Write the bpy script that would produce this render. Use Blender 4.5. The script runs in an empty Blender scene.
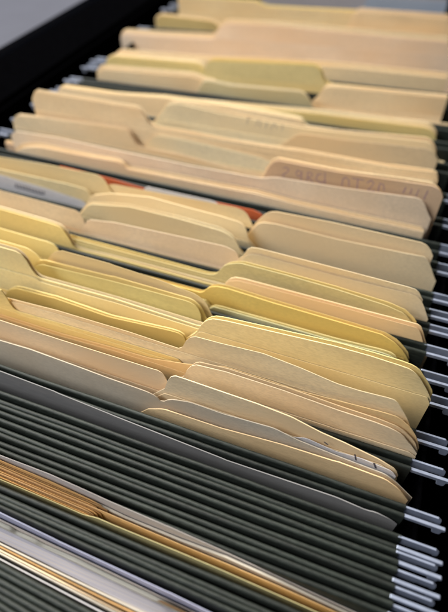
# Open file drawer, close-up: dark green hanging folders, manila folders, papers.  Units: metres.
import bpy, bmesh, math, random
from mathutils import Matrix, Vector
S=bpy.context.scene; C=S.collection

# ---------------------------------------------------------------- camera
R=[[0.935126,0.25621,-0.244735],[0.354233,-0.690818,0.630309],[-0.007576,-0.676111,-0.73676]]   # world axes x,y,z expressed as (right, down, forward)
cd=bpy.data.cameras.new('camera'); cam=bpy.data.objects.new('camera',cd); C.objects.link(cam)
cam.matrix_world=Matrix(((R[0][0],-R[0][1],-R[0][2],0),(R[1][0],-R[1][1],-R[1][2],0),(R[2][0],-R[2][1],-R[2][2],.18),(0,0,0,1)))
cd.sensor_fit='HORIZONTAL'; cd.sensor_width=36; cd.lens=36*500/448
cd.clip_start=.005; cd.clip_end=50
cd.dof.use_dof=True; cd.dof.focus_distance=.200; cd.dof.aperture_fstop=9
S.camera=cam
# ---------------------------------------------------------------- world and lamps
w=bpy.data.worlds.new('World'); S.world=w; w.use_nodes=True
w.node_tree.nodes['Background'].inputs[0].default_value=(.62,.74,1,1)
w.node_tree.nodes['Background'].inputs[1].default_value=.09
def lamp(name,loc,target,size,power,col):
    l=bpy.data.lights.new(name,'AREA'); l.shape='RECTANGLE'; l.size=size[0]; l.size_y=size[1]; l.energy=power; l.color=col
    o=bpy.data.objects.new(name,l); C.objects.link(o); o.location=loc
    o.rotation_euler=(Vector(target)-Vector(loc)).to_track_quat('-Z','Y').to_euler()
lamp('ceiling_lamp',(-.60,.70,1.10),(-.15,.45,0),(.9,.7),43,(1,.95,.87))
lamp('window_light',(-1.0,-.40,1.05),(-.15,.45,0),(.9,.8),28,(.96,.97,1))
S.view_settings.view_transform='Standard'; S.view_settings.look='None'
S.view_settings.exposure=0; S.view_settings.gamma=1
S.render.resolution_x=750; S.render.resolution_y=1024

# ---------------------------------------------------------------- materials
def paper(name,col,rough=.8,var=.10,bump=.25,spec=.25,transl=0,grain=1400,spot=0,col2=None):
    m=bpy.data.materials.new(name); m.use_nodes=True; nt=m.node_tree; N=nt.nodes; L=nt.links
    b=N['Principled BSDF']; b.inputs['Roughness'].default_value=rough; b.inputs['Specular IOR Level'].default_value=spec
    tc=N.new('ShaderNodeTexCoord')
    n1=N.new('ShaderNodeTexNoise'); n1.inputs['Scale'].default_value=28; n1.inputs['Detail'].default_value=5; n1.inputs['Roughness'].default_value=.6
    n2=N.new('ShaderNodeTexNoise'); n2.inputs['Scale'].default_value=grain; n2.inputs['Detail'].default_value=3
    mp=N.new('ShaderNodeMapping'); mp.inputs['Scale'].default_value=(.35,1,1)
    oi=N.new('ShaderNodeObjectInfo')
    ad=N.new('ShaderNodeVectorMath'); ad.operation='ADD'
    sc=N.new('ShaderNodeVectorMath'); sc.operation='SCALE'; sc.inputs[0].default_value=(3.1,5.7,2.3)
    L.new(oi.outputs['Random'],sc.inputs['Scale']); L.new(tc.outputs['Object'],ad.inputs[0]); L.new(sc.outputs[0],ad.inputs[1])
    L.new(ad.outputs[0],mp.inputs[0]); L.new(mp.outputs[0],n1.inputs['Vector']); L.new(mp.outputs[0],n2.inputs['Vector'])
    r1=N.new('ShaderNodeMapRange'); r1.inputs['From Min'].default_value=.3; r1.inputs['From Max'].default_value=.7
    r1.inputs['To Min'].default_value=1-var; r1.inputs['To Max'].default_value=1+var
    L.new(n1.outputs['Fac'],r1.inputs['Value'])
    r2=N.new('ShaderNodeMapRange'); r2.inputs['From Min'].default_value=.35; r2.inputs['From Max'].default_value=.65
    r2.inputs['To Min'].default_value=1-var*.6; r2.inputs['To Max'].default_value=1+var*.6
    L.new(n2.outputs['Fac'],r2.inputs['Value'])
    r3=N.new('ShaderNodeMapRange'); r3.inputs['To Min'].default_value=.93; r3.inputs['To Max'].default_value=1.07
    L.new(oi.outputs['Random'],r3.inputs['Value'])
    m1=N.new('ShaderNodeMath'); m1.operation='MULTIPLY'; L.new(r1.outputs[0],m1.inputs[0]); L.new(r2.outputs[0],m1.inputs[1])
    m2=N.new('ShaderNodeMath'); m2.operation='MULTIPLY'; L.new(m1.outputs[0],m2.inputs[0]); L.new(r3.outputs[0],m2.inputs[1])
    vm=N.new('ShaderNodeVectorMath'); vm.operation='SCALE'; vm.inputs[0].default_value=col; L.new(m2.outputs[0],vm.inputs['Scale'])
    src=vm.outputs[0]
    # soft ageing tint: a second hue in broad patches
    if col2:
        n3=N.new('ShaderNodeTexNoise'); n3.inputs['Scale'].default_value=11; n3.inputs['Detail'].default_value=3
        L.new(ad.outputs[0],n3.inputs['Vector'])
        r4=N.new('ShaderNodeMapRange'); r4.inputs['From Min'].default_value=.4; r4.inputs['From Max'].default_value=.65; L.new(n3.outputs['Fac'],r4.inputs['Value'])
        mx=N.new('ShaderNodeMix'); mx.data_type='RGBA'; L.new(r4.outputs[0],mx.inputs['Factor']); L.new(src,mx.inputs['A']); mx.inputs['B'].default_value=(*col2,1)
        src=mx.outputs['Result']
    L.new(src,b.inputs['Base Color'])
    bp=N.new('ShaderNodeBump'); bp.inputs['Strength'].default_value=bump; bp.inputs['Distance'].default_value=.0002
    L.new(n2.outputs['Fac'],bp.inputs['Height']); L.new(bp.outputs[0],b.inputs['Normal'])
    if transl:
        tr=N.new('ShaderNodeBsdfTranslucent'); L.new(src,tr.inputs['Color'])
        ms=N.new('ShaderNodeMixShader'); ms.inputs[0].default_value=transl
        L.new(b.outputs[0],ms.inputs[1]); L.new(tr.outputs[0],ms.inputs[2]); L.new(ms.outputs[0],N['Material Output'].inputs['Surface'])
    return m
def solid(name,col,rough=.5,metal=0,spec=.5,noise=0,scale=200,bump=0):
    m=bpy.data.materials.new(name); m.use_nodes=True; nt=m.node_tree; N=nt.nodes; L=nt.links
    b=N['Principled BSDF']; b.inputs['Base Color'].default_value=(*col,1); b.inputs['Roughness'].default_value=rough
    b.inputs['Metallic'].default_value=metal; b.inputs['Specular IOR Level'].default_value=spec
    tc=N.new('ShaderNodeTexCoord'); n=N.new('ShaderNodeTexNoise'); n.inputs['Scale'].default_value=scale; n.inputs['Detail'].default_value=6
    L.new(tc.outputs['Object'],n.inputs['Vector'])
    if noise:
        r=N.new('ShaderNodeMapRange'); r.inputs['From Min'].default_value=.3; r.inputs['From Max'].default_value=.7
        r.inputs['To Min'].default_value=1-noise; r.inputs['To Max'].default_value=1+noise; L.new(n.outputs['Fac'],r.inputs['Value'])
        v=N.new('ShaderNodeVectorMath'); v.operation='SCALE'; v.inputs[0].default_value=col; L.new(r.outputs[0],v.inputs['Scale']); L.new(v.outputs[0],b.inputs['Base Color'])
    if bump:
        bp=N.new('ShaderNodeBump'); bp.inputs['Strength'].default_value=bump; bp.inputs['Distance'].default_value=.0003
        L.new(n.outputs['Fac'],bp.inputs['Height']); L.new(bp.outputs[0],b.inputs['Normal'])
    return m
PAL={ 'tan':(.84,.67,.42),'tan2':(.78,.64,.43),'tanol':(.74,.62,.38),'tanpink':(.62,.46,.31),'tangrey':(.84,.70,.44),'cream':(.86,.70,.45),'creamy':(.88,.76,.50),
 'cream2':(.84,.70,.46),'creamgrey':(.80,.70,.50),'peach':(.84,.67,.42),'peachlight':(.86,.69,.46),'peachcream':(.84,.69,.45),'pinktan':(.80,.64,.43),'pinkgrey':(.84,.69,.52),'pinkgrey2':(.78,.64,.47),
 'ochre':(.68,.50,.20),'straw':(.80,.65,.28),'straw2':(.80,.67,.37),'olive':(.66,.57,.29),'olive2':(.66,.57,.33),'olivetan':(.74,.63,.37),'olivegrey':(.66,.58,.37),'olivegreen':(.66,.58,.26),
 'oliveyellow':(.60,.48,.18),'yellow':(.80,.62,.20),'yellowpale':(.82,.71,.34),'yellowpale2':(.84,.73,.40),'greenpale':(.56,.54,.32),'shadedtan':(.58,.51,.40),'orangeband':(.80,.60,.34),'orangeshadow':(.80,.59,.30),  # two manila tones here have shade put in: greyed face, deep orange
 'kraft':(.70,.42,.16),'kraft2':(.48,.28,.11),'kraft3':(.74,.48,.22),'greenmanila':(.48,.43,.22),'brown':(.33,.20,.09)}
SHEET={'grey':(.48,.44,.44),'blue':(.42,.48,.58),'white':(.62,.60,.60),'whitewarm':(.58,.52,.42),'greypaper':(.55,.50,.46),'lavender':(.42,.43,.56),'whitegreen':(.55,.54,.47),'whiteblue':(.55,.54,.62)}
MAT={}
for k,v in PAL.items():
    MAT[k]=paper(k+'_card',v,transl=.12,var=.13,bump=.45,col2=(v[0]*1.02,v[1]*.93,v[2]*.82))
for k,v in SHEET.items(): MAT[k]=paper(k+'_paper',v,var=.07,transl=.1,grain=900)
def stackmat(name,col,col2):
    m=paper(name,col,var=.06,transl=0); nt=m.node_tree; N=nt.nodes; L=nt.links; b=N['Principled BSDF']
    tc=N.new('ShaderNodeTexCoord'); mp=N.new('ShaderNodeMapping'); mp.inputs['Scale'].default_value=(6,3200,0)
    n=N.new('ShaderNodeTexNoise'); n.inputs['Scale'].default_value=1; n.inputs['Detail'].default_value=2
    L.new(tc.outputs['Object'],mp.inputs[0]); L.new(mp.outputs[0],n.inputs['Vector'])
    r=N.new('ShaderNodeValToRGB'); e=r.color_ramp.elements; e[0].position=.32; e[0].color=(*[c*.6 for c in col],1); e[1].position=.55; e[1].color=(*col,1)
    x=r.color_ramp.elements.new(.66); x.color=(*col2,1); x=r.color_ramp.elements.new(.72); x.color=(*col,1)
    L.new(n.outputs['Fac'],r.inputs[0]); L.new(r.outputs[0],b.inputs['Base Color'])
    return m
MAT['whiteblue']=stackmat('white_paper_stack',(.40,.39,.44),(.40,.34,.25)); MAT['whitegreen']=stackmat('torn_paper_stack',(.42,.41,.36),(.22,.20,.15))
MAT['red']=paper('red_card',(.52,.12,.045),transl=.05)
MAT['greyblue']=paper('grey_plastic',(.19,.185,.18),rough=.7,var=.08,spec=.4,grain=500)
GREEN=paper('hanging_folder_paper',(.0165,.0205,.0165),rough=.55,var=.42,bump=.7,spec=.28,grain=1000)
HOOK=solid('painted_steel',(.32,.36,.46),.36,.5,.5,.12,300,.15)
BLACK=solid('black_drawer_metal',(.0008,.0008,.001),.8,0,.0,.3,400,.2)
PANEL=solid('grey_panel_paint',(.06,.063,.08),.5,0,.2,.04,30)
INKM=solid('faded_purple_ink',(.36,.23,.25),.7); INKF=solid('faint_pencil',(.30,.27,.25),.7); INKD=solid('dark_print',(.06,.06,.09),.6)

# ---------------------------------------------------------------- helpers
def obj(name,me_or_bm,mat,parent=None):
    if isinstance(me_or_bm,bmesh.types.BMesh):
        me=bpy.data.meshes.new(name); bmesh.ops.recalc_face_normals(me_or_bm,faces=me_or_bm.faces); me_or_bm.to_mesh(me); me_or_bm.free()
    else: me=me_or_bm
    me.materials.append(mat); o=bpy.data.objects.new(name,me); C.objects.link(o)
    if parent: o.parent=parent; o.matrix_parent_inverse=Matrix.Identity(4)
    return o
def thing(name,label,cat,loc,group=None):
    o=bpy.data.objects.new(name,None); C.objects.link(o); o.location=loc; o.empty_display_size=.01
    o['label']=label; o['category']=cat
    if group: o['group']=group
    return o
def shade(o,ang=40):
    for p in o.data.polygons: p.use_smooth=True
    try: o.data.set_sharp_from_angle(angle=math.radians(ang))
    except Exception: pass
def yaw(D): return .6*max(0,D-.26)-1.6*max(0,.042-D)
BOT=-.222
def interp(out,x):
    if x<=out[0][0]: return out[0][1]
    for (a,za),(b,zb) in zip(out,out[1:]):
        if x<=b: return za+(zb-za)*(x-a)/(b-a) if b>a else zb
    return out[-1][1]
class Wave:
    def __init__(s,D,amp,seed):
        r=random.Random(seed); s.D=D; s.a=amp; s.p=[r.uniform(0,6.28) for _ in range(5)]; s.k=[r.uniform(15,30),r.uniform(40,70),r.uniform(90,150)]
    def __call__(s,x,z):
        f=.5+.5*max(0,min(1,(z+.03)/.05))
        v=math.sin(s.k[0]*x+s.p[0])+.5*math.sin(s.k[1]*x+s.p[1]+z*60)+.2*math.sin(s.k[2]*x+s.p[2])
        return s.D+yaw(s.D)*(x-.03)+s.a*f*v/1.7
def full(out):
    """outline in mm -> outline running the whole width of the folder, hidden ends lowered"""
    o=[(a/1000,b/1000) for a,b in out]
    zl=o[0][1]; zr=o[-1][1]
    if o[0][0]<-.232: pass
    elif o[0][0]>-.262: o=[(-.266,zl-.0125),(o[0][0]-.010,zl-.0125)]+o if o[0][0]-.010>-.264 else [(-.266,zl-.0125)]+o
    if o[-1][0]<.020: o=o+[(o[-1][0]+.010,zr-.0125),(.032,zr-.0125)]
    return o
def leaf_bm(o,wv,t,seed,edge=.00005,bot=BOT,rag=0):
    r=random.Random(seed)
    xs=[p[0] for p in o]; x=xs[0]
    while x<xs[-1]:
        if min(abs(x-q) for q in xs)>.0012: xs.append(x)
        x+=.0028
    xs=sorted(set(round(v,6) for v in xs))
    levels=[0,.0006,.002,.005,.010,.018,.030,.055]
    nk={}
    for _ in range(r.randint(0,3)):
        i=r.randrange(2,len(xs)-2) if len(xs)>6 else 0
        nk[xs[i]]=r.uniform(.0001,.00045)
    bm=bmesh.new(); cols=[]
    ph=r.uniform(0,6)
    for x in xs:
        nick=nk.get(round(x,6),0); zt=interp(o,x)-nick+rag*(r.random()-.5)+edge*(math.sin(x*310+ph)+math.sin(x*773+2*ph))
        F=[];B=[]
        zz=[zt-l for l in levels]+[bot]
        for z in zz:
            y=wv(x,z)
            F.append(bm.verts.new((x,y-t/2,z))); B.append(bm.verts.new((x,y+t/2,z)))
        cols.append((F,B))
    for (F0,B0),(F1,B1) in zip(cols,cols[1:]):
        for k in range(len(F0)-1):
            bm.faces.new((F0[k],F1[k],F1[k+1],F0[k+1])); bm.faces.new((B0[k],B0[k+1],B1[k+1],B1[k]))
        bm.faces.new((F0[0],B0[0],B1[0],F1[0])); bm.faces.new((F0[-1],F1[-1],B1[-1],B0[-1]))
    for (F,B) in (cols[0],cols[-1]):
        for k in range(len(F)-1): bm.faces.new((F[k],F[k+1],B[k+1],B[k]))
    return bm
def ribbons(strokes,wv,t,width,seed):
    bm=bmesh.new(); r=random.Random(seed)
    for st in strokes:
        pts=[Vector((a/1000,b/1000)) for a,b in st]
        # round the pen stroke
        q=[pts[0]]
        for i in range(1,len(pts)-1):
            q+= [pts[i].lerp(pts[i-1],.3),pts[i],pts[i].lerp(pts[i+1],.3)]
        q.append(pts[-1])
        prev=None
        for i,p in enumerate(q):
            d=(q[min(i+1,len(q)-1)]-q[max(i-1,0)]); d=d.normalized() if d.length>0 else Vector((1,0)); n=Vector((-d.y,d.x))*width*.5*r.uniform(.75,1.2)
            a=p+n;b=p-n
            va=bm.verts.new((a.x,wv(a.x,a.y)-t/2-.00006,a.y)); vb=bm.verts.new((b.x,wv(b.x,b.y)-t/2-.00006,b.y))
            if prev: bm.faces.new((prev[0],va,vb,prev[1]))
            prev=(va,vb)
    return bm
def box(bm,x0,x1,y0,y1,z0,z1,f=None):
    v=[bm.verts.new((x,y if not f else y+f(x),z)) for x in (x0,x1) for y in (y0,y1) for z in (z0,z1)]
    for q in ((0,1,3,2),(4,6,7,5),(0,4,5,1),(2,3,7,6),(0,2,6,4),(1,5,7,3)): bm.faces.new([v[i] for i in q])

# ---------------------------------------------------------------- the setting
bm=bmesh.new(); box(bm,-1.6,-.3645,-1,2.5,-.279,.004)
o=obj('background_panel',bm,PANEL); o['kind']='structure'
bm=bmesh.new(); box(bm,-1.6,1.5,-1,2.5,-.30,-.28)
o=obj('floor',bm,solid('dark_floor',(.03,.03,.032),.7,0,.3,.2,60)); o['kind']='structure'
dr=thing('file_drawer','black open file drawer with side rims and rails that carry the hanging folders','drawer',(0,0,-.255))
def dpart(name,bm,mat=BLACK):
    o=obj(name,bm,mat,dr); o.matrix_parent_inverse=Matrix.Translation((0,0,.255)); return o
def wall(x0,x1,y0,y1,z0,z1,bev=.0015):
    bm=bmesh.new(); box(bm,x0,x1,y0,y1,z0,z1); bmesh.ops.bevel(bm,geom=bm.edges[:],offset=bev,segments=2,affect='EDGES'); return bm
dpart('side_panel',wall(-.3625,-.300,-.02,.70,-.252,-.001,.004))
dpart('side_panel',wall(.0610,.1200,-.02,.70,-.252,-.001,.004))
dpart('back_panel',wall(-.2985,.0595,.685,.70,-.252,-.001))
dpart('front_panel',wall(-.40,.14,-.055,-.022,-.252,.006,.004))
dpart('drawer_base',wall(-.2985,.0595,-.0205,.6835,-.252,-.246))
for x in (.0408,-.2700):
    bm=bmesh.new()
    n=40
    y=[-.02+.70*i/n for i in range(n+1)]
    # the far part of the left rail follows the folders a little inward
    prev=None
    dpart('rail',wall(x-.0008,x+.0008,-.0195,.683,-.030,-.0060,.0004))

# ---------------------------------------------------------------- hanging folders
FOLD=[[655.23,625.23],[603.2,531.01],[516.22,431.51],[424.16,413.48],[404.87,378.12],[370.48,352.78],[344.44,323.25],[313.38,288.84],[282.38,262.85],[257.08,239.36],[232.28,222.98],[216.42,199.53],[194.72,187.49],[183.31,177.62],[173.49,164.33],[159.9,149.6],[144.83,137.85],[133.68,118.32],[114.48,105.13],[101.6,86.32],[83.08,75.07],[71.43,69.85],[66.54,63.99],[60.82,58.68],[55.69,53.36],[50.43,40.43],[37.5,35.6],[33.54,13.81],[11.43,9.1],[6.56,4.35],[1.94,-0.15],[-2.7,-4.92]]
HL=[
"dark green hanging folder at the very far end, around the grey and blue sheets",
"dark green hanging folder around the short ochre folder near the far end",
"dark green hanging folder around the wide pinkish beige folder near the far end",
"dark green hanging folder behind the far folder with an olive centre tab",
"dark green hanging folder around the far olive and straw centre tab folders",
"dark green hanging folder around the narrow straw coloured folder at the right",
"dark green hanging folder around the two cream folders with pencil scribble",
"dark green hanging folder behind the peach folder with a slanted orange corner",
"dark green hanging folder around the tan folder with the soft step in its left tab",
"dark green hanging folder just behind the folder with purple handwriting",
"dark green hanging folder holding the folder with purple handwriting",
"dark green hanging folder holding the orange red folder and white strip",
"dark green hanging folder holding the sheet with the printed label strip",
"dark green hanging folder directly below the tall cream right tab folder",
"dark green hanging folder behind the greyish cream right tab folder",
"dark green hanging folder behind the deep olive yellow right tab",
"dark green hanging folder holding the bright yellow folder",
"dark green hanging folder holding the olive green centre tab folder",
"dark green hanging folder holding the large straw folder on the right",
"dark green hanging folder holding the folder seen as a deep orange band",
"dark green hanging folder holding the grey faced front manila folder",
"dark green hanging folder holding the grey blue plastic sheet",
"dark green hanging folder first in front of the grey blue plastic sheet",
"dark green hanging folder second in front of the grey blue plastic sheet",
"dark green hanging folder third in front of the grey blue plastic sheet",
"dark green hanging folder holding the kraft bundle",
"dark green hanging folder between the kraft bundle and the white paper bundle",
"dark green hanging folder holding the white paper bundle",
"dark green hanging folder first in front of the white paper bundle",
"dark green hanging folder second in front of the white paper bundle",
"dark green hanging folder third in front of the white paper bundle",
"dark green hanging folder nearest the bottom left corner"
]
XL,XR=-.2645,.0353
def fold_bm(D,seed,side):
    """green sheet looped over its rail: round top, short double wall, then a single panel to the bottom"""
    r=random.Random(seed); ph=r.uniform(0,6); ph2=r.uniform(0,6); am=r.uniform(.00005,.00018); lift=r.uniform(-.0004,.0002)
    hw=.00095
    prof=[(side*0-hw,-.015)]+[(-hw,-.004),(-hw,-.0011)]
    for k in range(1,8):
        a=math.pi-math.pi*k/8; prof.append((hw*math.cos(a),-.0011+.0011*math.sin(a)))
    prof+=[(hw,-.0011),(hw,-.004),(hw,-.015)]
    # single sheet continuing down on the outer side
    tail_y=hw*side; th=.0004
    if side>0: prof=prof+[(hw,-.23),(hw-th,-.23),(hw-th,-.0152)]
    else: prof=[(-hw+th,-.0152),(-hw+th,-.23),(-hw,-.23)]+prof
    bm=bmesh.new(); n=74; rings=[]
    for i in range(n+1):
        x=XL+(XR-XL)*i/n
        dy=yaw(D)*(x-.03)+am*math.sin(x*17+ph)+.00008*math.sin(x*90+ph2); dz=lift+.00035*math.sin(x*11+ph2)+.00006*math.sin(x*140+ph)-.0003
        rings.append([bm.verts.new((x,D+dy+a,b+dz)) for a,b in prof])
    m=len(prof)
    for A,B in zip(rings,rings[1:]):
        for k in range(m): bm.faces.new((A[k],A[(k+1)%m],B[(k+1)%m],B[k]))
    bm.faces.new(rings[0]); bm.faces.new(list(reversed(rings[-1])))
    return bm
def rail_bm(D,wide,seed):
    """flat steel strip inside the fold with a hook at both ends"""
    bm=bmesh.new(); t=.0004 if wide else .0006
    for s in (1,-1):
        x0=XR-.001 if s>0 else XL+.001
        def X(d): return x0+s*d
        if wide: prof=[(0,-.0006),(.0125,-.0006),(.0138,-.0020),(.0140,-.0046),(.0134,-.0056),(.0125,-.0056),(.0125,-.0050),(.0080,-.0050),(.0078,-.0056),(0,-.0056)]
        else: prof=[(0,-.0007),(.0148,-.0007),(.0152,-.0012),(.0150,-.0022),(.0143,-.0025),(.0141,-.0047),(.0135,-.0052),(.0118,-.0052),(.0113,-.0047),(.0111,-.0025),(0,-.0025)]
        f=[bm.verts.new((X(a),D+yaw(D)*(X(a)-.03)-t,b)) for a,b in prof]
        g=[bm.verts.new((X(a),D+yaw(D)*(X(a)-.03)+t,b)) for a,b in prof]
        if wide:
            pass
        bm.faces.new(f); bm.faces.new(list(reversed(g)))
        for i in range(len(f)): j=(i+1)%len(f); bm.faces.new((f[i],g[i],g[j],f[j]))
    # strip running inside the fold
    x0,x1=XL+.0011,XR-.0011
    v=[]
    for x in (x0,x1):
        for y in (-.00022,.00022):
            for z in (-.0026,-.0056): v.append(bm.verts.new((x,D+yaw(D)*(x-.03)+y,z)))
    for q in ((0,1,3,2),(4,6,7,5),(0,4,5,1),(2,3,7,6),(0,2,6,4),(1,5,7,3)): bm.faces.new([v[i] for i in q])
    return bm
for i,((b,f),lab) in enumerate(zip(FOLD,HL)):
    jr=random.Random(i+40); jz=jr.uniform(-.00022,.00022); b=b/1000+jz; f=f/1000-jr.uniform(-.0002,.0002); mid=(b+f)/2
    t=thing('hanging_folder',lab,'hanging folder',(0,mid,-.235),'dark green hanging folders in the drawer')
    inv=Matrix.Translation((0,-mid,.235))
    for D,side,wide in ((b,1,False),(f,-1,True)):
        p=obj('folder_panel',fold_bm(D,i*7+side,side),GREEN,t); p.matrix_parent_inverse=inv; shade(p,50)
        q=obj('hook_rail',rail_bm(D,wide,i),HOOK,t); q.matrix_parent_inverse=inv
        mod=q.modifiers.new('b','BEVEL'); mod.width=.0001; mod.segments=2; mod.limit_method='ANGLE'

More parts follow.
